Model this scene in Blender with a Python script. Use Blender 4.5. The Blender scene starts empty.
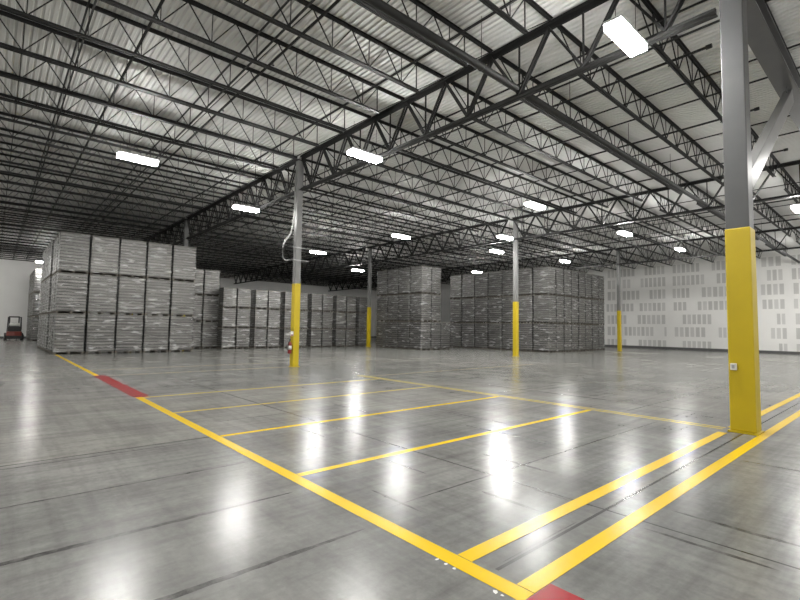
import bpy, bmesh, math, random
from mathutils import Vector, Matrix
random.seed(7)
SC = bpy.context.scene
COL = SC.collection
D = bpy.data

# ------------------------------------------------------------------ helpers
def bx(bm, x0, x1, y0, y1, z0, z1, mi=0):
    v = [bm.verts.new(p) for p in ((x0,y0,z0),(x1,y0,z0),(x1,y1,z0),(x0,y1,z0),
                                   (x0,y0,z1),(x1,y0,z1),(x1,y1,z1),(x0,y1,z1))]
    for q in ((3,2,1,0),(4,5,6,7),(0,1,5,4),(1,2,6,5),(2,3,7,6),(3,0,4,7)):
        bm.faces.new([v[i] for i in q]).material_index = mi
    return v

def quad(bm, x0, x1, y0, y1, z, mi=0):
    f = bm.faces.new([bm.verts.new(p) for p in ((x0,y0,z),(x1,y0,z),(x1,y1,z),(x0,y1,z))])
    f.material_index = mi

def bar(bm, p, q, w, h, up=(0,0,1)):
    """rectangular bar from p to q, w across, h along 'up'"""
    p, q, up = Vector(p), Vector(q), Vector(up)
    d = (q - p).normalized()
    s = d.cross(up)
    if s.length < 1e-4: s = d.cross(Vector((0,1,0)))
    s.normalize(); u = s.cross(d)
    s *= w/2; u *= h/2
    a = [bm.verts.new(p + k) for k in (-s-u, s-u, s+u, -s+u)]
    b = [bm.verts.new(q + k) for k in (-s-u, s-u, s+u, -s+u)]
    bm.faces.new(a[::-1]); bm.faces.new(b)
    for i in range(4):
        bm.faces.new((a[i], a[(i+1)%4], b[(i+1)%4], b[i]))

def rod(bm, pts, r, n=8):
    """round tube through points"""
    rings = []
    pts = [Vector(p) for p in pts]
    for i, p in enumerate(pts):
        d = (pts[min(i+1, len(pts)-1)] - pts[max(i-1, 0)]).normalized()
        s = d.cross(Vector((0,0,1)))
        if s.length < 1e-3: s = Vector((1,0,0))
        s.normalize(); u = s.cross(d)
        rings.append([bm.verts.new(p + r*(math.cos(2*math.pi*k/n)*s + math.sin(2*math.pi*k/n)*u)) for k in range(n)])
    for a, b in zip(rings, rings[1:]):
        for k in range(n):
            bm.faces.new((a[k], a[(k+1)%n], b[(k+1)%n], b[k])).smooth = True
    bm.faces.new(rings[0]); bm.faces.new(rings[-1][::-1])

def lathe(bm, prof, n=20, c=(0,0,0), axis='z'):
    rings = []
    for r, z in prof:
        ring = []
        for k in range(n):
            a = 2*math.pi*k/n
            p = (r*math.cos(a), r*math.sin(a), z)
            if axis == 'x': p = (p[2], p[0], p[1])
            if axis == 'y': p = (p[0], p[2], p[1])
            ring.append(bm.verts.new((p[0]+c[0], p[1]+c[1], p[2]+c[2])))
        rings.append(ring)
    for a, b in zip(rings, rings[1:]):
        for k in range(n):
            bm.faces.new((a[k], a[(k+1)%n], b[(k+1)%n], b[k])).smooth = True
    bm.faces.new(rings[0]); bm.faces.new(rings[-1])

def obj(name, bm, mat, parent=None, loc=None, bevel=0, seg=2):
    bmesh.ops.recalc_face_normals(bm, faces=bm.faces)
    me = D.meshes.new(name)
    bm.to_mesh(me); bm.free()
    for m in (mat if isinstance(mat, (list, tuple)) else [mat]):
        me.materials.append(m)
    o = D.objects.new(name, me)
    COL.objects.link(o)
    if parent: o.parent = parent
    if loc: o.location = loc
    if bevel:
        b = o.modifiers.new('bevel', 'BEVEL'); b.width = bevel; b.segments = seg
        b.limit_method = 'ANGLE'
    return o

def B(): return bmesh.new()

def tag(o, label=None, cat=None, group=None, kind=None):
    if label: o['label'] = label
    if cat: o['category'] = cat
    if group: o['group'] = group
    if kind: o['kind'] = kind
    return o

def empty(name, loc=(0,0,0), rz=0, label=None, cat=None, group=None):
    o = D.objects.new(name, None)
    o.empty_display_size = .2
    COL.objects.link(o)
    o.location = loc; o.rotation_euler = (0,0,rz)
    return tag(o, label, cat, group)

def copy_tree(o, parent=None):
    c = o.copy(); COL.objects.link(c)
    if parent: c.parent = parent
    for ch in list(o.children): copy_tree(ch, c)
    return c

ONES = ['', 'first','second','third','fourth','fifth','sixth','seventh','eighth','ninth','tenth','eleventh','twelfth',
        'thirteenth','fourteenth','fifteenth','sixteenth','seventeenth','eighteenth','nineteenth']
def ordw(n):
    if n < 20: return ONES[n]
    t, u = divmod(n, 10)
    if u == 0: return {2:'twentieth',3:'thirtieth'}[t]
    return {2:'twenty',3:'thirty'}[t] + '-' + ONES[u]

# ------------------------------------------------------------------ materials
class NT:
    def __init__(s, name):
        s.m = D.materials.new(name); s.m.use_nodes = True
        s.t = s.m.node_tree; s.b = s.t.nodes['Principled BSDF']
        s.out = s.t.nodes['Material Output']
    def n(s, typ, **kw):
        x = s.t.nodes.new(typ)
        for k, v in kw.items():
            if k in x.inputs.keys() and not hasattr(x, k): x.inputs[k].default_value = v
            else: setattr(x, k, v)
        return x
    def l(s, a, b): s.t.links.new(a, b)
    def coords(s, scale=(1,1,1), kind='Object'):
        tc = s.n('ShaderNodeTexCoord'); mp = s.n('ShaderNodeMapping')
        mp.inputs['Scale'].default_value = scale
        s.l(tc.outputs[kind], mp.inputs['Vector']); return mp.outputs['Vector']
    def noise(s, vec, scale, detail=4, rough=.55):
        x = s.n('ShaderNodeTexNoise'); x.inputs['Scale'].default_value = scale
        x.inputs['Detail'].default_value = detail; x.inputs['Roughness'].default_value = rough
        if vec is not None: s.l(vec, x.inputs['Vector'])
        return x.outputs['Fac']
    def ramp(s, fac, stops):
        x = s.n('ShaderNodeValToRGB'); e = x.color_ramp.elements
        while len(e) < len(stops): e.new(.5)
        for el, (p, c) in zip(e, stops):
            el.position = p; el.color = (c[0], c[1], c[2], 1) if hasattr(c, '__len__') else (c, c, c, 1)
        s.l(fac, x.inputs['Fac']); return x.outputs['Color']
    def mul(s, a, b, fac=1.0, mode='MULTIPLY'):
        x = s.n('ShaderNodeMix', data_type='RGBA', blend_type=mode)
        x.inputs[0].default_value = fac
        s.l(a, x.inputs[6]); s.l(b, x.inputs[7]); return x.outputs[2]
    def bump(s, h, strength, dist=.01):
        x = s.n('ShaderNodeBump'); x.inputs['Strength'].default_value = strength
        x.inputs['Distance'].default_value = dist
        s.l(h, x.inputs['Height']); s.l(x.outputs['Normal'], s.b.inputs['Normal'])

def mat(name, col, rough=.5, metal=0, var=.12, scale=6, spec=.5, bump=0):
    k = NT(name)
    v = k.coords()
    f = k.noise(v, scale, 5)
    lo = tuple(c*(1-var) for c in col); hi = tuple(min(1, c*(1+var)) for c in col)
    k.l(k.ramp(f, [(.3, lo), (.7, hi)]), k.b.inputs['Base Color'])
    k.b.inputs['Roughness'].default_value = rough
    k.b.inputs['Metallic'].default_value = metal
    k.b.inputs['Specular IOR Level'].default_value = spec
    if bump: k.bump(f, bump)
    return k.m

M = {}
M['steel_black'] = mat('dark_joist_paint', (.010,.010,.010), .55, 0, .2, 2, spec=.35)
M['girder'] = mat('girder_paint', (.012,.012,.012), .55, 0, .2, 2, spec=.35)
M['pipe'] = mat('dark_pipe', (.010,.010,.010), .55)
M['col_grey_dim'] = mat('dimmed_column_grey', (.075,.076,.078), .42, 0, .06, 3)  # near column's grey, darkened in the colour to show its weaker light
M['col_light'] = mat('pale_grey_column_paint', (.17,.17,.168), .42, 0, .06, 3)
M['yellow'] = mat('safety_yellow', (.52,.385,.004), .45, 0, .05, 2)
M['white_paint'] = mat('white_paint', (.75,.75,.73), .4)
M['black_rubber'] = mat('black_rubber', (.015,.015,.015), .7)
M['black_paint'] = mat('black_paint', (.02,.02,.02), .4)
M['fork_red'] = mat('forklift_red', (.17,.03,.02), .4)
M['ext_red'] = mat('extinguisher_red', (.20,.012,.01), .3)
M['chrome'] = mat('bright_metal', (.7,.7,.7), .25, 1)
M['galv'] = mat('galvanised_conduit', (.42,.42,.42), .4, .6)
M['plastic_white'] = mat('white_plastic', (.72,.72,.68), .4)
M['housing'] = mat('fixture_housing', (.55,.55,.55), .4)
M['wood'] = mat('pallet_wood', (.12,.108,.09), .75, 0, .3, 9)
M['sheet'] = mat('layer_sheet', (.045,.044,.042), .45, 0, .1, 3)
M['frame'] = mat('top_frame', (.30,.285,.25), .6, 0, .15, 4)
M['seat'] = mat('seat_vinyl', (.03,.03,.035), .5)

def emis(name, col, strength):
    m = D.materials.new(name); m.use_nodes = True
    t = m.node_tree; t.nodes.clear()
    e = t.nodes.new('ShaderNodeEmission'); o = t.nodes.new('ShaderNodeOutputMaterial')
    e.inputs[0].default_value = (*col, 1); e.inputs[1].default_value = strength
    t.links.new(e.outputs[0], o.inputs[0]); return m
LED = 235.0
M['led'] = emis('led_diffuser', (1, .985, .95), LED)

# polished concrete
k = NT('polished_concrete')
v = k.coords()
big = k.noise(v, .11, 3)
med = k.noise(v, .9, 6, .65)
fine = k.noise(v, 14, 6, .7)
base = k.ramp(big, [(.35, (.203,.206,.197)), (.65, (.295,.288,.27))])
c2 = k.mul(base, k.ramp(med, [(.3, .74), (.7, 1.14)]))
c3 = k.mul(c2, k.ramp(fine, [(.3, .84), (.7, 1.12)]))
brick = k.n('ShaderNodeTexBrick')
brick.offset = 0; brick.inputs['Scale'].default_value = 1
brick.inputs['Brick Width'].default_value = 5.083; brick.inputs['Row Height'].default_value = 5.083
brick.inputs['Mortar Size'].default_value = 0
brick.inputs['Color1'].default_value = (.86,.86,.87,1); brick.inputs['Color2'].default_value = (1.08,1.07,1.04,1)
mp = k.n('ShaderNodeMapping'); tc = k.n('ShaderNodeTexCoord'); mp.inputs['Location'].default_value = (.69, 3.083, 0)
k.l(tc.outputs['Object'], mp.inputs['Vector']); k.l(mp.outputs['Vector'], brick.inputs['Vector'])
c4 = k.mul(c3, brick.outputs['Color'])
# long faint scuffs along both driving directions
va = k.coords((.25, 5, 1)); vb = k.coords((5, .25, 1))
c5 = k.mul(c4, k.ramp(k.noise(va, 1.2, 5, .6), [(.28, .74), (.55, 1.0)]))
c6 = k.mul(c5, k.ramp(k.noise(vb, 1.2, 5, .6), [(.28, .80), (.55, 1.0)]))
k.l(c6, k.b.inputs['Base Color'])
rr = k.n('ShaderNodeMapRange'); rr.inputs['To Min'].default_value = .195; rr.inputs['To Max'].default_value = .25
k.l(med, rr.inputs['Value']); k.l(rr.outputs['Result'], k.b.inputs['Roughness'])
k.b.inputs['Specular IOR Level'].default_value = .13
k.bump(k.noise(k.coords((1,1,1)), 3.5, 5, .6), .05, .02)
M['floor'] = k.m
M['joint'] = mat('joint_filler', (.05,.05,.048), .24, 0, .3, 5, spec=.2)
k = NT('tyre_mark')
k.l(k.ramp(k.noise(k.coords((1.0, 1.0, 1)), 5, 7, .75), [(.40, (.045,.045,.043)), (.70, (.16,.158,.15))]), k.b.inputs['Base Color'])
k.b.inputs['Roughness'].default_value = .24; k.b.inputs['Specular IOR Level'].default_value = .2
M['tire'] = k.m

# painted floor tape with light wear
def paint(name, col, under, wear):
    k = NT(name)
    f = k.noise(k.coords((1,1,1)), 9, 6, .7)
    k.l(k.ramp(f, [(wear-.06, under), (wear+.06, col)]), k.b.inputs['Base Color'])
    g = k.noise(k.coords(), 2.5, 4)
    rr = k.n('ShaderNodeMapRange'); k.b.inputs['Specular IOR Level'].default_value = .2; rr.inputs['To Min'].default_value = .22; rr.inputs['To Max'].default_value = .265
    k.l(g, rr.inputs['Value']); k.l(rr.outputs['Result'], k.b.inputs['Roughness'])
    return k.m
M['line'] = paint('yellow_floor_paint', (.72,.48,.012), (.42,.33,.09), .30)
M['line_worn'] = paint('worn_yellow_floor_paint', (.55,.42,.08), (.36,.33,.25), .42)
M['line_faint'] = paint('faint_yellow_floor_paint', (.44,.37,.14), (.30,.29,.26), .52)
M['red_line'] = paint('red_floor_paint', (.30,.017,.024), (.27,.05,.05), .33)

# deck
k = NT('roof_deck_paint')
f = k.noise(k.coords((.6,.08,1)), 1.2, 4)
k.l(k.ramp(f, [(.3, (.62,.62,.61)), (.7, (.70,.70,.685))]), k.b.inputs['Base Color'])
k.b.inputs['Roughness'].default_value = .55
M['deck'] = k.m
# walls
def wallmat(name, col):
    k = NT(name)
    f = k.noise(k.coords(), .5, 5)
    k.l(k.ramp(f, [(.3, tuple(c*.93 for c in col)), (.7, col)]), k.b.inputs['Base Color'])
    k.b.inputs['Roughness'].default_value = .8
    k.bump(k.noise(k.coords(), 30, 3), .05)
    return k.m
M['wall'] = wallmat('white_wall', (.86,.855,.835))
M['mark'] = wallmat('grey_wall_bars', (.58,.575,.56))
M['mark2'] = wallmat('pale_grey_wall_bars', (.65,.645,.63))
M['baseboard'] = mat('dark_baseboard', (.10,.10,.10), .6)

# can layers: rows of shiny upright cylinders
k = NT('silver_layers')
tc = k.n('ShaderNodeTexCoord')
sep = k.n('ShaderNodeSeparateXYZ'); k.l(tc.outputs['Object'], sep.inputs[0])
add = k.n('ShaderNodeMath', operation='ADD'); k.l(sep.outputs[0], add.inputs[0]); k.l(sep.outputs[1], add.inputs[1])
mu = k.n('ShaderNodeMath', operation='MULTIPLY'); mu.inputs[1].default_value = 2*math.pi/.066; k.l(add.outputs[0], mu.inputs[0])
sn = k.n('ShaderNodeMath', operation='SINE'); k.l(mu.outputs[0], sn.inputs[0])
nz = k.noise(k.coords((.6,.6,6)), 1.6, 3)
c = k.ramp(nz, [(.3, (.10,.099,.094)), (.7, (.31,.305,.29))])
k.l(c, k.b.inputs['Base Color'])
k.b.inputs['Metallic'].default_value = .65; k.b.inputs['Roughness'].default_value = .38
k.bump(sn.outputs[0], .25, .008)
M['cans'] = k.m

# stretch wrap
k = NT('stretch_wrap')
k.b.inputs['Base Color'].default_value = (.8,.8,.79,1)
k.b.inputs['Roughness'].default_value = .32
k.b.inputs['Metallic'].default_value = .75
oi = k.n('ShaderNodeObjectInfo')
tc = k.n('ShaderNodeTexCoord')
mp = k.n('ShaderNodeMapping'); mp.inputs['Scale'].default_value = (1.1, 1.1, 5.5)
sh = k.n('ShaderNodeVectorMath', operation='ADD')
rv = k.n('ShaderNodeVectorMath', operation='SCALE'); rv.inputs[0].default_value = (37, 19, 53)
k.l(oi.outputs['Random'], rv.inputs['Scale'])
k.l(tc.outputs['Object'], mp.inputs['Vector']); k.l(mp.outputs['Vector'], sh.inputs[0]); k.l(rv.outputs[0], sh.inputs[1])
wr = k.noise(sh.outputs[0], 1.3, 3.5, .5)
k.bump(wr, 1.0, .17)
tr = k.n('ShaderNodeBsdfTransparent'); tr.inputs[0].default_value = (.93,.93,.93,1)
mx = k.n('ShaderNodeMixShader')
mr = k.n('ShaderNodeMapRange'); mr.inputs['From Min'].default_value = .50; mr.inputs['From Max'].default_value = .75
mr.inputs['To Min'].default_value = .02; mr.inputs['To Max'].default_value = .75
k.l(wr, mr.inputs['Value']); k.l(mr.outputs['Result'], mx.inputs[0])
k.l(tr.outputs[0], mx.inputs[1]); k.l(k.b.outputs[0], mx.inputs[2]); k.l(mx.outputs[0], k.out.inputs['Surface'])
M['wrap'] = k.m

# ------------------------------------------------------------------ camera (fitted to the photograph's vanishing points)
F = 459.176; yaw, pitch, roll = map(math.radians, (41.49258592, 3.52510368, .8751989))
H = 1.66
fw = Vector((math.sin(yaw)*math.cos(pitch), math.cos(yaw)*math.cos(pitch), math.sin(pitch)))
r0 = Vector((math.cos(yaw), -math.sin(yaw), 0)); u0 = r0.cross(fw)
rt = math.cos(roll)*r0 + math.sin(roll)*u0
up = -math.sin(roll)*r0 + math.cos(roll)*u0
cd = D.cameras.new('camera'); cam = D.objects.new('camera', cd); COL.objects.link(cam)
cd.sensor_width = 36; cd.lens = 36*F/800; cd.clip_end = 300; cd.clip_start = .05
mw = Matrix((rt, up, -fw)).transposed().to_4x4(); mw.translation = (0, 0, H)
cam.matrix_world = mw
SC.camera = cam

# ------------------------------------------------------------------ setting
GX = [-5.85, 9.45, 24.68, 40.0]           # column lines across
GY = [2.0, 17.22, 32.46, 47.7]            # column lines going back
XL, XR, YN, YF = -21.0, 49.6, -13.0, 62.6
ZD = 8.86                                  # underside of the roof deck

bm = B()
quad(bm, XL, XR, YN, YF, 0)
def fl(x0, x1, y0, y1, mi): quad(bm, x0, x1, y0, y1, .0012, mi)
for i in range(-2, 9):                     # saw-cut joints on the thirds of the bays
    y = 2.0 + 5.075*i
    if i not in (0, 3): fl(XL, XR, y-.014, y+.014, 1)
fl(2.7, XR, 1.985, 2.015, 1)
for i in range(-3, 9):
    x = 9.45 + 5.083*i
    if -9 < x < 45 and i != 0: fl(x-.012, x+.012, YN, YF, 1)
rg = random.Random(3)
def smear(x0, x1, y0, y1):                 # a ragged tyre mark
    along_x = (x1-x0) > (y1-y0)
    ln, w = max(x1-x0, y1-y0), min(x1-x0, y1-y0)
    n = max(6, int(ln/.07)); prev = None
    dr = 0
    for j in range(n+1):
        t = j/n
        dr += rg.uniform(-.002, .002)
        e = math.sin(math.pi*min(1, max(0, t)))**.35
        lo = dr - w*(.5*e*rg.uniform(.75, 1.15)); hi = dr + w*(.5*e*rg.uniform(.75, 1.15))
        if along_x: a = [(x0+ln*t, (y0+y1)/2+q, .0009) for q in (lo, hi)]
        else: a = [((x0+x1)/2+q, y0+ln*t, .0009) for q in (lo, hi)]
        vs = [bm.verts.new(p) for p in a]
        if prev: bm.faces.new((prev[0], vs[0], vs[1], prev[1])).material_index = 2
        prev = vs
smear(-6, 2.35, 4.21, 4.285); smear(-3, 2.4, 3.05, 3.125); smear(-1, 2.45, 5.49, 5.52); smear(-4, 2.2, 6.9, 6.93)
for q in ((4.96,5.02,2.85,3.95), (3.79,3.83,3.8,4.5), (2.98,3.02,3.05,3.8), (3.82,3.88,2.36,3.05), (3.84,3.88,5.95,6.8),
          (4.3,4.35,2.36,2.75), (6.2,6.26,3.6,5.3), (6.9,6.94,4.9,6.4), (5.6,5.64,6.6,8.6), (4.2,4.25,.7,1.62),
          (4.8,4.86,.6,1.6), (7.4,7.46,.8,1.6), (11.2,11.28,3.0,9.0), (14.0,14.06,2.5,8.0)): smear(*q)
for q in ((2.8,9.4,3.3,3.33), (3.27,3.51,5.56,5.6), (2.9,5.2,8.1,8.13), (4,9,10.6,10.63), (10,24,4.1,4.16), (10,20,7.4,7.46), (10.5,30,10.2,10.3), (2.8,3.9,2.03,2.045)): smear(*q)
floor = obj('floor', bm, [M['floor'], M['joint'], M['tire']]); tag(floor, kind='structure')

# corrugated roof deck, ribs running back along the building
bm = B()
pitch_r, x = .152, XL - .1
prev = None
y0, y1 = YN, YF
while x < XR + .1:
    for dx, z in ((0, ZD+.038), (.035, ZD+.038), (.056, ZD), (.13, ZD)):
        a = bm.verts.new((x+dx, y0, z)); b = bm.verts.new((x+dx, y1, z))
        if prev: bm.faces.new((prev[0], a, b, prev[1]))
        prev = (a, b)
    x += pitch_r
tag(obj('ceiling', bm, M['deck']), kind='structure')
bm = B(); bx(bm, XL-.4, XR+.4, YN-.4, YF+.4, ZD+.07, ZD+.2)
tag(obj('trim_1', bm, M['deck']), kind='structure')

# walls
bm = B(); bx(bm, XL-.3, XR+.3, YF, YF+.3, 0, ZD+.07)
tag(obj('wall_back', bm, M['wall']), kind='structure')
bm = B(); bx(bm, XL-.3, XL, YN, YF, 0, ZD+.07)
tag(obj('wall_left', bm, M['wall']), kind='structure')
bm = B(); bx(bm, XL-.3, XR+.3, YN-.3, YN, 0, ZD+.07)
tag(obj('wall_front', bm, M['wall']), kind='structure')
# right wall with its printed groups of upright grey bars (1 = normal, 2 = pale)
bm = B(); bx(bm, XR, XR+.3, YN, YF, 0, ZD+.07)
def wpt(px, py):
    d = fw + rt*((px-400)/F) - up*((py-300)/F)
    t = XR/d.x
    return d.y*t, H + d.z*t
rows = [  # (z centre, [(y_left, y_right)...]) built from the groups seen on the wall
]
ROWPX = {1:(80,110),2:(135,175),3:(190,235),4:(250,295),5:(315,355),6:(375,420),7:(435,480),8:(500,540)}
GRP = {1:[(205,280),(410,520)], 2:[(235,375),(420,525),(560,700),(755,830)], 3:[(235,280),(310,355),(400,530),(560,725),(780,860)],
       4:[(235,280),(310,400),(445,530),(560,650),(705,850)], 5:[(230,370),(395,530),(565,635),(685,850)],
       6:[(235,335),(385,530),(610,760)], 7:[(235,280),(320,470),(520,535),(570,730),(790,860)], 8:[(235,335),(390,535),(610,760)]}
GRP2 = {2:[(190,290),(330,420)],3:[(215,295),(330,420)],4:[(185,300),(335,440)],5:[(190,300),(335,420)],6:[(255,300),(340,400)],
        7:[(225,305),(340,430)],8:[(260,305),(340,420)]}
rb = random.Random(5)
for r, (a, b) in ROWPX.items():
    z1 = wpt(560+450/5, 240+a/5)[1]; z0 = wpt(560+450/5, 240+b/5)[1]
    spans = [(wpt(560+p/5, 240+(a+b)/10)[0], wpt(560+q/5, 240+(a+b)/10)[0]) for p, q in GRP[r]]
    spans += [(wpt(720+p/4.615, 290)[0], wpt(720+q/4.615, 290)[0]) for p, q in GRP2.get(r, [])]
    for ya, yb in spans:
        n = max(1, round(abs(ya-yb)/.42))
        st = (ya-yb)/n
        for j in range(n):
            y = ya - st*(j+.5)
            w = abs(st)*.35
            mi = 1 if rb.random() < .6 else 2
            f = bm.faces.new([bm.verts.new((XR-.003, Y, Z)) for Y, Z in ((y-w, z0), (y+w, z0), (y+w, z1), (y-w, z1))])
            f.material_index = mi
        # faint shared band behind a group
tag(obj('wall_right', bm, [M['wall'], M['mark'], M['mark2']]), kind='structure')
bm = B(); bx(bm, XR-.05, XR-.004, YN, YF-.01, .004, .24)
tag(obj('baseboard_right', bm, M['baseboard']), kind='structure')
bm = B(); bx(bm, XL+.01, XR-.06, YF-.05, YF-.002, .004, .2)
tag(obj('baseboard_back', bm, M['baseboard']), kind='structure')

# ------------------------------------------------------------------ floor lines (each stripe a thing)
def stripe(name, x0, x1, y0, y1, m, label, cat='floor line', group=None, z=.003):
    b = B(); bx(b, x0, x1, y0, y1, .0014, z)
    o = obj(name, b, M[m]); tag(o, label, cat, group); return o
stripe('floor_line', 2.505, 2.645, 1.67, 11.85, 'line', 'long wide yellow aisle line running from foreground corner back to the red stripe')
stripe('floor_line', 2.505, 2.645, 17.5, 30.1, 'line', 'far yellow aisle line from red stripe to the tall left stack', z=.003)
stripe('floor_line', 2.652, 9.26, 2.18, 2.315, 'line', 'wide yellow line, far one of the pair, left of the near column')
stripe('floor_line', 9.84, 22, 2.18, 2.315, 'line', 'yellow line beyond the near column, far one of the pair')
stripe('floor_line', 2.652, 22, 1.672, 1.805, 'line', 'nearest wide yellow line running past the foot of the near column')
for i, (y, m, e, l) in enumerate(((4.67, 'line', 9.5, 'nearest thin yellow bay line across the floor'),
        (7.02, 'line', 9.5, 'second thin yellow bay line back from the double lines'),
        (9.38, 'line_worn', 9.5, 'third thin yellow bay line, slightly faded'),
        (11.75, 'line_worn', 9.5, 'fourth thin yellow bay line, faded, meeting near end of red stripe'),
        (17.3, 'line_faint', 9.5, 'faint yellow bay line meeting far end of the red stripe'),
        (19.6, 'line_faint', 9.5, 'faintest yellow bay line just in front of the left stack'))):
    stripe('floor_line', 2.652, e, y-.05, y+.05, m, l, group=None)
stripe('floor_line', 9.545, 9.615, 2.32, 13.0, 'line_worn', 'faded thin yellow line, left one of the twin lines behind the near column')
stripe('floor_line', 9.70, 9.77, 2.32, 13.0, 'line_worn', 'faded thin yellow line, right one of the twin lines behind the near column')
stripe('floor_line', 9.78, 20, 12.55, 12.65, 'line_faint', 'faint yellow line running right from the end of the twin lines')
stripe('floor_patch', 2.48, 2.81, 11.86, 17.45, 'red_line', 'red painted stripe on the floor midway along the yellow aisle line', 'floor marking', z=.0034)
stripe('floor_patch', 2.53, 2.83, .9, 1.665, 'red_line', 'red painted floor patch at the foreground corner of yellow lines', 'floor marking')
# flakes of torn tape beside the line corner
rf = random.Random(11)
b = B()
for cx, cy in ((2.49, 2.36), (2.485, 2.28), (2.49, 2.2), (2.485, 1.84), (2.475, 1.79)):
    x, y = cx + rf.uniform(-.015, .0), cy
    s = rf.uniform(.012, .024)
    vs = [b.verts.new((x+s*math.cos(a)*rf.uniform(.6, 1.2), y+s*math.sin(a)*rf.uniform(.6, 1.2), .0024+rf.uniform(0, .004))) for a in (0.2, 1.4, 2.7, 3.9, 5.2)]
    b.faces.new(vs)
tag(obj('paint_flakes', b, M['plastic_white']), 'small pale flakes of torn tape beside the foreground line corner', 'debris', kind='stuff')

# ------------------------------------------------------------------ roof joists
def joist_meshes(L):
    """open-web joist along +x from 0 to L, z relative to deck underside"""
    top, bot, web = B(), B(), B()
    for s in (-1, 1):                       # double angles
        bx(top, 0, L, s*.012, s*.06, -.02, -.008); bx(top, 0, L, s*.012 if s>0 else -.022, s*.022 if s>0 else -.012, -.085, -.02)
        bx(bot, 1.0, L-1.0, s*.012 if s>0 else -.06, s*.06 if s>0 else -.012, -.82, -.808)
        bx(bot, 1.0, L-1.0, s*.012 if s>0 else -.022, s*.022 if s>0 else -.012, -.808, -.745)
    n = max(4, round(L/1.09)); p = L/n
    zt, zb = -.06, -.785
    for i in range(n):
        xb = p*(i+.5)
        if i in (0, n-1):
            pass
        a = (p*i + (.05 if i == 0 else 0), 0, zt); c = (p*(i+1) - (.05 if i == n-1 else 0), 0, zt)
        if i == 0: xb = 1.06
        if i == n-1: xb = L-1.06
        bar(web, a, (xb, 0, zb), .022, .024, (0,1,0)); bar(web, (xb, 0, zb), c, .022, .024, (0,1,0))
        if 0 < i < n-1: bar(web, (xb, 0, zb), (xb, 0, zt), .018, .018, (0,1,0))
    return top, bot, web

def make_joist(L):
    root = empty('roof_joist')
    t, b, w = joist_meshes(L)
    obj('top_chord', t, M['steel_black'], root); obj('bottom_chord', b, M['steel_black'], root)
    obj('web', w, M['steel_black'], root)
    return root

BAYS = [(GX[0]+.16, GX[1]-.16, 'over the left aisle bay'),
        (GX[1]+.16, GX[2]-.16, 'in the bay right of the near column'),
        (GX[2]+.16, GX[3]-.16, 'in the second bay rightward'),
        (GX[3]+.16, XR-.02, 'in the bay beside the barred wall')]
JY = [2.0 + 1.6925*k for k in range(-1, 36)]
for x0, x1, where in BAYS:
    proto = make_joist(x1-x0)
    for i, y in enumerate(JY):
        o = proto if i == 0 else copy_tree(proto)
        o.location = (x0, y + (.0 if abs((y-2.0) % 15.24) > .01 else 0), ZD)
        tag(o, 'dark open-web roof joist, ' + ordw(i+1) + ' from the front, ' + where, 'roof joist', 'open-web joists under the roof deck')

# ------------------------------------------------------------------ girders (trusses along the column lines)
def make_girder(L):
    root = empty('roof_girder')
    t = B()
    for s in (-1, 1):
        bx(t, *sorted((s*.015, s*.13)), 0, L, -.03, -.012); bx(t, *sorted((s*.015, s*.032)), 0, L, -.15, -.03)
    obj('top_chord', t, M['girder'], root)
    t = B()
    for s in (-1, 1):
        bx(t, *sorted((s*.015, s*.115)), .0, L, -1.47, -1.455); bx(t, *sorted((s*.015, s*.03)), .0, L, -1.455, -1.36)
    obj('bottom_chord', t, M['girder'], root)
    n = 9; p = L/n
    zt, zb = -.1, -1.40
    for i in range(n):
        yb = p*(i+.5)
        for ya in (p*i + (.06 if i == 0 else 0), p*(i+1) - (.06 if i == n-1 else 0)):
            w = B()
            for s in (-.045, .045):
                bar(w, (s, ya, zt), (s, yb, zb), .045, .05, (1,0,0))
            obj('web_diagonal', w, M['girder'], root)
        w = B(); bar(w, (0, yb, zb), (0, yb, zt), .035, .035, (1,0,0))
        obj('web_vertical', w, M['girder'], root)
    return root
CW = .15
gl = GY[1]-GY[0]-2*CW-.06
gproto = None
GLAB = {1: 'heavy dark truss girder along the near column line', 2: 'heavy dark truss girder along the second column line', 3: 'heavy dark truss girder nearest the barred right wall'}
for gi in (1, 2, 3):
    for j, y in enumerate(GY):
        if gproto is None: o = gproto = make_girder(gl)
        else: o = copy_tree(gproto)
        o.location = (GX[gi], y+CW+.03+.04, ZD)
        tag(o, GLAB[gi] + ', ' + ordw(j+1) + ' span from the front', 'roof girder', 'truss girders on the column lines')

# ------------------------------------------------------------------ columns
def make_column(w, ztop, paint):
    root = empty('steel_column')
    h = w/2
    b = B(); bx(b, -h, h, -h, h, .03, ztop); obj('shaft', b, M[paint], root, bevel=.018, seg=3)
    b = B()
    t = .012
    bx(b, -h-t, h+t, -h-t, h+t, .03, 3.46); obj('yellow_guard', b, M['yellow'], root, bevel=.022, seg=3)
    b = B(); bx(b, -h-.04, h+.04, -h-.04, h+.04, .004, .03); obj('base_plate', b, M['yellow'], root)
    b = B(); bx(b, -h-.05, h+.05, -h-.05, h+.05, ztop, ztop+.02); obj('cap_plate', b, M['girder'], root)
    return root
c = make_column(.34, 8.68, 'col_grey_dim'); c.location = (9.6, 2.0, 0)
tag(c, 'big grey steel column with yellow lower part, close in the right foreground', 'column')
cproto = make_column(.25, 8.68, 'col_light')
first = True
CL = {(1,1): 'grey and yellow column with fire extinguisher and conduit hoops', (1,2): 'grey column mostly hidden behind the tall left stack',
      (2,1): 'grey and yellow column in front of the large right stack block', (2,2): 'grey and yellow column beside the left edge of the middle stack block',
      (3,1): 'slim dark column with yellow base in front of barred wall', (1,3): 'column far back behind the low stacks and tall left stack'}
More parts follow.
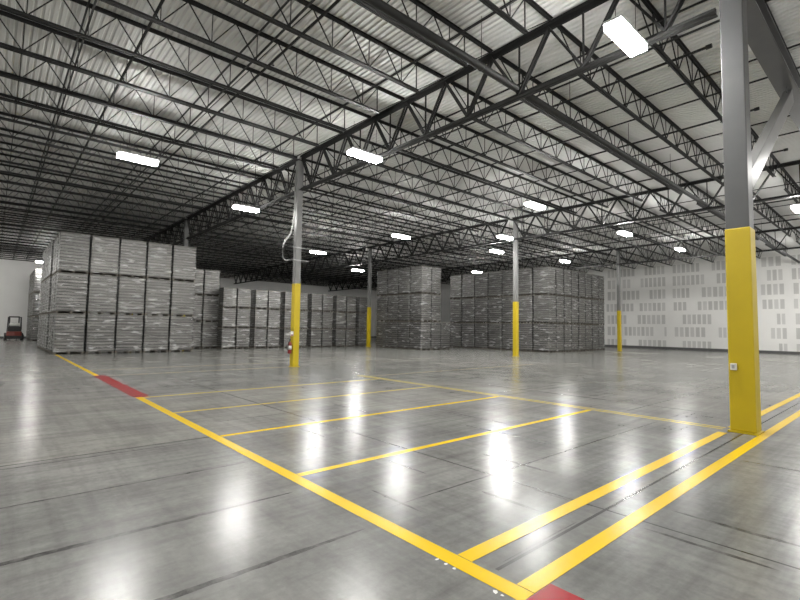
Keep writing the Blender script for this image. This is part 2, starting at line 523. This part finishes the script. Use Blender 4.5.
for (i, j), lab in CL.items():
    o = cproto if first else copy_tree(cproto)
    first = False
    o.location = {(2,1): (24.82, 16.95, 0), (3,1): (40.35, 17.1, 0), (2,2): (24.62, 31.9, 0)}.get((i, j), (GX[i]-.02, GY[j], 0))
    tag(o, lab, 'column', 'grey and yellow steel columns')

# small switch box on the near column
r = empty('junction_box', (9.6-.185, 2.0+.1, 1.1), 0, 'small pale junction box on yellow face of the near column', 'box')
b = B(); bx(b, -.05, -.002, -.045, .045, -.055, .055); obj('enclosure', b, M['plastic_white'], r, bevel=.006)
b = B(); bx(b, -.056, -.05, -.02, .02, -.03, .03); obj('cover_plate', b, M['galv'], r)

# horizontal brace beam and knee brace at the near column
bmx = B()
for z0, z1, hw in ((7.76, 7.785, .2), (8.135, 8.16, .2)):
    bx(bmx, 9.82, 24.4, 1.98-hw, 1.98+hw, z0, z1)
bx(bmx, 9.82, 24.4, 1.972, 1.988, 7.785, 8.135)
M['beam_grey'] = mat('grey_beam_paint', (.085,.085,.085), .45, 0, .08, 3)
tag(obj('brace_beam', bmx, M['beam_grey']), 'grey wide-flange beam running right from top of the near column', 'beam')
r = empty('knee_brace', (9.6, 1.98, 0), 0, 'pale grey diagonal knee brace between near column and overhead beam', 'brace')
b = B(); bar(b, (.36, -.02, 4.37), (5.05, -.02, 7.60), .34, .17, (0,1,0)); obj('brace_tube', b, M['col_light'], r, bevel=.012)
b = B(); bx(b, .183, .30, -.03, -.01, 4.1, 4.6); obj('gusset_plate', b, M['col_grey_dim'], r)
b = B(); bx(b, 4.75, 5.4, -.03, -.01, 7.5, 7.755); obj('gusset_plate', b, M['col_grey_dim'], r)

# ------------------------------------------------------------------ bridging rods and sprinkler pipes
for x, nm in ((1.22, 'left of the first sprinkler line'), (4.45, 'between first and second sprinkler lines'), (11.0, 'just right of the near girder'),
          (14.4, 'mid way over the right bay'), (19.0, 'right of middle of the right bay'), (27.8, 'left side of second right bay'), (32.3, 'middle of second right bay'), (36.6, 'right side of second right bay')):
    for z, hw in ((ZD-.125, 'upper'), (ZD-.70, 'lower')):
        b = B(); bx(b, x-.018, x+.018, .3, 62.4, z-.018, z+.018)
        tag(obj('bridging_bar', b, M['steel_black']), hw + ' dark bridging bar crossing the joists, ' + nm, 'bridging', 'bridging bars across the joists')
for x, nm, y0 in ((2.3, 'first from left, over the aisle line', .6), (5.0, 'second from left', .6), (7.65, 'third from left, near the main girder', .6),
                  (12.3, 'first right of the near girder', 3.05), (16.85, 'second right of the near girder', 3.0), (21.4, 'third right of the near girder', 3.0),
                  (29.6, 'fourth right of the near girder', 3.0), (35.0, 'farthest right', 3.0)):
    r = empty('sprinkler_pipe', (x, 0, ZD-.46), 0, 'dark sprinkler pipe running back under the joists, ' + nm, 'pipe', 'sprinkler branch pipes')
    b = B(); rod(b, [(0, y0, 0), (0, 62.4, 0)], .032, 10); obj('pipe', b, M['pipe'], r)
    b = B(); rod(b, [(0, y0-.06, 0), (0, y0+.06, 0)], .052, 12); obj('end_cap', b, M['pipe'], r)
    b = B()
    for kx in range(14):
        yy = 3.9 + 3.385*kx
        rod(b, [(0, yy, -.02), (0, yy, -.1)], .013, 6); bx(b, -.03, .03, yy-.03, yy+.03, -.108, -.1)
    obj('sprinkler_heads', b, M['pipe'], r)
r = empty('sprinkler_main', (0, 6.38, ZD-1.25), 0, 'thick dark sprinkler main pipe crossing under joists through the near girder', 'pipe')
b = B(); rod(b, [(-5.6, 0, 0), (XR-.1, 0, 0)], .085, 14); obj('pipe', b, M['pipe'], r)
for x in (-4, 0, 4, 8, 12, 16, 20, 28, 32, 36, 44):
    b = B()
    rod(b, [(x, 0, -.0), (x+.001, 0, 1.2)], .008, 6)
    lathe(b, [(.094, -.02), (.094, .02)], 14, (x, 0, 0), 'x')
    obj('hanger', b, M['pipe'], r)

# ------------------------------------------------------------------ light fixtures
def make_light():
    root = empty('high_bay_light')
    b = B()
    bx(b, -.60, .60, -.17, .17, .012, .07); bx(b, -.25, .25, -.07, .07, .07, .13)
    obj('housing', b, M['housing'], root, bevel=.01)
    b = B(); bx(b, -.58, .58, -.155, .155, -.10, .011); obj('diffuser', b, M['led'], root)
    for s in (-.45, .45):
        b = B(); rod(b, [(s, 0, .071), (s, 0, .98)], .006, 6); obj('hanger_cable', b, M['pipe'], root)
    return root
q = (7.2-H)/(7.6-H)
LZ = 7.2
seen = [(3.59,18.32,'over left aisle, widest at upper left'), (9.30,12.45,'beside girder above conduit column'),
        (9.27,22.31,'beside the girder left of the conduit column'), (19.41,21.94,'hanging above and left of the middle stack block'),
        (19.02,31.41,'over the low stacks, just right of the conduit column'), (27.94,38.21,'small far one above low stacks left of the second column'),
        (18.98,11.89,'bright one over the middle of open floor'), (24.28,17.39,'just left of the second column top'),
        (28.23,20.95,'over the right stack block, beside the column'), (36.24,19.82,'just above the top of the right stack block'),
        (28.25,11.56,'above the slim column by the barred wall'), (36.36,11.1,'near the barred wall, lighting it'),
        (9.24,3.70,'largest one near the top of the near column'), (37.27,30.16,'tiny far one behind the right stack block'),
        (28.1,3.58,'at the right edge behind the near column'), (3.45,56.5,'far left by the back wall above the forklift')]
unseen = [(0.6,5.2), (0,-4.5), (9.3,-5.5), (19.0,1.2), (19,-6), (28,-5), (37,2), (-8,8), (-8,-4), (-9,20), (-6,32), (-6,43), (-5,54), (44,4.6), (45,-2), (-14,55), (-14,40)]  # fill fixtures added out of view to brighten walls, stacks and floor
lp = make_light()
for i, t in enumerate(seen + [(x/q, y/q, 'added outside the view to brighten the hall') for x, y in unseen]):
    o = lp if i == 0 else copy_tree(lp)
    z = 7.85 if 36 < t[0] < 36.5 and t[1] < 25 else LZ
    o.location = (t[0]*(z-H)/(7.6-H), t[1]*(z-H)/(7.6-H), z)
    tag(o, 'glowing rectangular high bay light ' + t[2], 'light', 'high bay lights')

# ------------------------------------------------------------------ pallet loads
def make_load(name, w, d, h, layers, seed):
    rg = random.Random(seed)
    root = empty(name)
    hw, hd = w/2, d/2
    b = B()
    for i in range(7):                                        # top deck boards
        y = -hd + .04 + i*(d-.08)/6
        bx(b, -hw, hw, max(-hd, y-.045), min(hd, y+.045), .105, .125)
    for sx in (-1, 0, 1):
        for sy in (-1, 0, 1):                                 # blocks
            cx, cy = sx*(hw-.06), sy*(hd-.06)
            bx(b, cx-.06, cx+.06, cy-.06, cy+.06, .022, .105)
    for sx in (-1, 0, 1):
        cx = sx*(hw-.06); bx(b, cx-.055, cx+.055, -hd, hd, .002, .022)
    obj('pallet', b, M['wood'], root)
    lh = (h-.125-.07)/layers
    cans, sh = B(), B()
    z = .125
    bx(sh, -hw+.004, hw-.004, -hd+.004, hd-.004, z, z+.048)
    for i in range(layers):
        ins = .014 + rg.uniform(-.006, .016)
        ox, oy = rg.uniform(-.006, .006), rg.uniform(-.006, .006)
        bx(cans, -hw+ins+ox, hw-ins+ox, -hd+ins+oy, hd-ins+oy, z+.0485, z+lh-.0005)
        z += lh
        e = rg.uniform(.012, .026)
        bx(sh, -hw+e, hw-e, -hd+e, hd-e, z, z+.048)
    obj('silver_layers', cans, M['cans'], root)
    obj('layer_sheets', sh, M['sheet'], root)
    b = B()
    for q in ((-hw, hw, -hd, -hd+.09), (-hw, hw, hd-.09, hd), (-hw, -hw+.09, -hd+.09, hd-.09), (hw-.09, hw, -hd+.09, hd-.09)):
        bx(b, *q, z+.0485, z+.065)
    obj('top_frame', b, M['frame'], root)
    # stretch wrap: a wrinkled sleeve just outside the load
    b = B()
    o = .012
    nx, nz = 7, 22
    ring = []
    per = [( -hw-o + (w+2*o)*i/nx, -hd-o) for i in range(nx)] + [(hw+o, -hd-o+(d+2*o)*i/nx) for i in range(nx)] + \
          [( hw+o - (w+2*o)*i/nx, hd+o) for i in range(nx)] + [(-hw-o, hd+o-(d+2*o)*i/nx) for i in range(nx)]
    for j in range(nz+1):
        zz = .10 + (z+.03-.10)*j/nz
        rr = []
        for (x, y) in per:
            kx = rg.uniform(-.007, .007); 
            rr.append(b.verts.new((x*(1+kx/hw), y*(1+kx/hd), zz)))
        ring.append(rr)
    n = len(per)
    for a, c in zip(ring, ring[1:]):
        for i in range(n):
            b.faces.new((a[i], a[(i+1) % n], c[(i+1) % n], c[i])).smooth = True
    obj('stretch_wrap', b, M['wrap'], root)
    return root

T3 = ('bottom', 'middle', 'top')
protos = {}
def load(kind, x, y, z, label, group, rz=0):
    """x, y: centre; kind picks the size"""
    dims = {'wide': (1.345, 1.06, 2.19, 12), 'deep': (1.06, 1.355, 2.19, 12), 'low': (.98, .9, 1.465, 9), 'slim': (1.10, .9, 1.895, 11)}[kind]
    lst = protos.setdefault(kind, [])
    if len(lst) < 3:
        o = make_load('pallet_load', *dims, seed=len(lst)*17+hash(len(kind)))
        lst.append(o)
    else:
        o = copy_tree(random.choice(lst))
    o.location = (x+random.uniform(-.008, .008), y+random.uniform(-.008, .008), z)
    o.rotation_euler = (0, 0, rz + random.choice((0, math.pi)) + random.uniform(-.004, .004))
    tag(o, label, 'pallet load', group)
    return o
W = 'wrapped silver pallet load, '
HT = 2.205
# block A: tall block at left, front row and its left side
for t in range(3):
    for i in range(5):
        load('wide', 2.46+.70+1.42*i, 30.45+.55, HT*t, W + f'{T3[t]} tier, {ordw(i+1)} from left on front of tall left block', 'front of the tall left block')
    for i in range(8):
        load('wide', 2.46+.70 - (.10 if i >= 2 else .02), 30.45+.55+1.16*(i+1), HT*t, W + f'{T3[t]} tier, {ordw(i+2)} back along left side of tall left block', 'left side of the tall left block')
# block B: behind, just right of the tall left block
for t in range(3):
    for i in range(2):
        load('slim', 10.70+1.16*i, 34.62, 1.905*t, W + f'{T3[t]} tier, {("left","right")[i]} stack between tall left block and low row', 'stacks beside the tall left block')
# low back row, in pairs
xs = []
for pidx in range(6):
    for s in (0, 1):
        xs.append(12.78 + 2.43*pidx + 1.07*s)
for t in range(3):
    for i, x in enumerate(xs[:11]):
        load('low', x, 33.5, 1.475*t, W.replace('wrapped', 'short wrapped') + f'{T3[t]} tier, {ordw(i+1)} stack from left in low back row', 'low back row')
# middle block
mx0, my0 = 24.9, 25.6
for t in range(3):
    for i in range(4):
        load('deep', mx0+.56, my0+.7+1.42*i, HT*t, W + f'{T3[t]} tier, {ordw(i+1)} from near corner on left face of middle block', 'left face of the middle block')
    load('deep', mx0+.56+1.13, my0+.7, HT*t, W + f'{T3[t]} tier, right end of the middle block front', 'front of the middle block')
load('deep', mx0+.56+2.27, my0+.72, 0, W + 'standing single, unstacked, right of the middle block', 'front of the middle block')
# right block
rx0, ry0 = 31.6, 18.62
for t in range(3):
    for i in range(7):
        load('deep', rx0+.56, ry0+.7+1.46*i, HT*t, W + f'{T3[t]} tier, {ordw(i+1)} from near corner on left face of right block', 'left face of the right block')
    for i in range(1, 8):
        load('deep', rx0+.56+1.185*i, ry0+.7+.02*(i%2), HT*t, W + f'{T3[t]} tier, {ordw(i+1)} from near corner on right face of right block', 'right face of the right block')
# far left block by the back wall
for t in range(3):
    for i in range(7):
        load('wide', 2.62+.70, 53.2+.55+1.16*i, HT*t, W + f'{T3[t]} tier, {ordw(i+1)} back in far stack behind forklift by back wall', 'far stack by the back wall')

# ------------------------------------------------------------------ conduit hoops and extinguisher on the inner column
cx, cy = GX[1]-.02, GY[1]
r = empty('conduit', (cx, cy, 0), 0, 'grey bent conduit and cross bars on left side of the extinguisher column', 'conduit')
b = B()
rod(b, [(-.20, -.02, 8.1), (-.20, -.02, 6.4), (-.26, -.04, 5.95), (-.38, -.08, 5.5), (-.62, -.14, 5.2), (-.75, -.16, 4.98), (-.75, -.16, 4.45), (-.62, -.14, 4.36), (-.38, -.08, 4.42)], .034, 10)
obj('conduit_pipe', b, M['galv'], r)
for z in (4.95, 4.42):
    b = B(); rod(b, [(-.38, -.155, z), (.48, -.155, z)], .022, 8); bx(b, -.11, .11, -.152, -.132, z-.03, z+.03)
    obj('cross_bar', b, M['galv'], r)
r = empty('fire_extinguisher', (cx-.235, cy-.02, .55), 0, 'fire extinguisher hung on left side of the conduit column', 'fire extinguisher')
b = B(); lathe(b, [(.02, 0), (.075, .005), (.08, .03), (.08, .40), (.06, .46), (.03, .49)], 20); obj('cylinder', b, M['ext_red'], r)
b = B(); lathe(b, [(.0815, .17), (.0815, .33)], 20); obj('label_band', b, M['white_paint'], r)
b = B(); lathe(b, [(.025, .49), (.03, .55)], 12); bx(b, -.10, .04, -.012, .012, .55, .572); bx(b, -.09, .03, -.012, .012, .60, .615); bx(b, .01, .03, -.012, .012, .56, .61); obj('valve_handle', b, M['black_paint'], r)
b = B(); rod(b, [(-.02, -.03, .53), (-.08, -.06, .48), (-.1, -.06, .35), (-.095, -.05, .12)], .012, 8); obj('hose', b, M['black_rubber'], r)
r = empty('extinguisher_sign', (cx-.15, cy-.05, 1.25), 0, 'small white and red sign above fire extinguisher on the conduit column', 'sign')
b = B(); bx(b, -.13, -.01, -.115, -.105, .03, .22); obj('sign_plate', b, M['white_paint'], r)
b = B(); bx(b, -.12, -.02, -.118, -.1155, .04, .09); obj('red_band', b, M['ext_red'], r)

# ------------------------------------------------------------------ forklift, seen from behind
r = empty('forklift', (1.55, 56.6, 0), 0, 'red and black forklift parked at far left by the back wall', 'forklift')
b = B()                                                     # counterweight with rounded back
prof = [(-.56, -1.0), (-.48, -1.12), (0, -1.17), (.48, -1.12), (.56, -1.0), (.56, -.3), (-.56, -.3)]
lo = [b.verts.new((x, y, .42)) for x, y in prof]; hi = [b.verts.new((x*.98, y*.97, .82)) for x, y in prof]
b.faces.new(lo[::-1]); b.faces.new(hi)
for i in range(7): b.faces.new((lo[i], lo[(i+1)%7], hi[(i+1)%7], hi[i]))
obj('counterweight', b, M['fork_red'], r, bevel=.03)
b = B(); bx(b, -.52, .52, -.3, .95, .28, .62); bx(b, -.5, .5, -.3, .15, .62, .98); obj('chassis', b, M['fork_red'], r, bevel=.02)
b = B(); bx(b, -.55, .55, -1.10, -.4, .14, .418); obj('bumper', b, M['black_paint'], r)
b = B(); bx(b, -.5, .5, -1.0, -.36, .825, 1.3); obj('engine_hood', b, M['black_paint'], r, bevel=.04)
for sx in (-1, 1):
    for y, rad in ((-.72, .27), (.72, .33)):
        b = B(); lathe(b, [(rad*.55, -.10), (rad*.95, -.10), (rad, -.07), (rad, .07), (rad*.95, .10), (rad*.55, .10)], 24, (sx*.60, y, rad), 'x')
        wl = obj('wheel', b, M['black_rubber'], r)
        b = B(); lathe(b, [(.05, -.105), (rad*.5, -.105), (rad*.5, .105), (.05, .105)], 16, (sx*.60, y, rad), 'x'); obj('wheel_hub', b, M['plastic_white'], wl)
b = B(); bx(b, -.26, .26, -.25, .2, .985, 1.12); obj('seat', b, M['seat'], r, bevel=.03)
b = B(); bx(b, -.24, .24, -.34, -.25, 1.1, 1.62); obj('backrest', b, M['seat'], r, bevel=.03)
b = B()
for sx in (-1, 1):
    bar(b, (sx*.5, -.62, 1.0), (sx*.46, -.42, 2.12), .075, .075, (1,0,0))
    bar(b, (sx*.5, .82, .62), (sx*.46, .40, 2.12), .075, .075, (1,0,0))
    bx(b, *sorted((sx*.42, sx*.5)), -.46, .5, 2.10, 2.17)
for y in (-.46, -.26, -.06, .14, .34, .48): bx(b, -.5, .5, y-.025, y+.025, 2.12, 2.18)
obj('overhead_guard', b, M['black_paint'], r)
b = B(); lathe(b, [(.05, -.38), (.15, -.34), (.15, .34), (.05, .38)], 18, (0, -.68, 1.46), 'x'); obj('gas_tank', b, M['plastic_white'], r)
b = B()
for sx in (-1, 1): bx(b, *sorted((sx*.30, sx*.40)), 1.02, 1.14, .08, 2.25)
for z in (.5, 1.3, 2.2): bx(b, -.3, .3, 1.04, 1.12, z-.05, z+.05)
obj('mast', b, M['black_paint'], r)
b = B(); bx(b, -.5, .5, 1.15, 1.2, .12, .2); bx(b, -.5, .5, 1.15, 1.2, .5, .58)
for x in (-.45, -.2, .2, .45): bx(b, x-.02, x+.02, 1.15, 1.19, .2, 1.15)
obj('load_backrest', b, M['black_paint'], r)
for sx in (-1, 1):
    b = B(); bx(b, *sorted((sx*.2, sx*.32)), 1.201, 1.24, .05, .6); bx(b, *sorted((sx*.2, sx*.32)), 1.24, 2.2, .05, .09)
    obj('fork', b, M['black_paint'], r)
b = B(); rod(b, [(0, .62, .62), (0, .45, 1.12)], .025, 8); lathe(b, [(.15, -.012), (.18, 0), (.15, .012)], 18, (0, .43, 1.15)); obj('steering_wheel', b, M['black_paint'], r)

# ------------------------------------------------------------------ world and view
w = D.worlds.new('world'); SC.world = w; w.use_nodes = True
w.node_tree.nodes['Background'].inputs[0].default_value = (0, 0, 0, 1)
w.node_tree.nodes['Background'].inputs[1].default_value = 0
SC.view_settings.view_transform = 'Standard'
SC.view_settings.look = 'None'
SC.view_settings.gamma = 1
SC.view_settings.use_curve_mapping = False
SC.view_settings.exposure = 0.0
SC.cycles.max_bounces = 10
SC.cycles.transparent_max_bounces = 12
SC.cycles.diffuse_bounces = 5
SC.cycles.use_denoising = True
SC.cycles.sample_clamp_indirect = 5
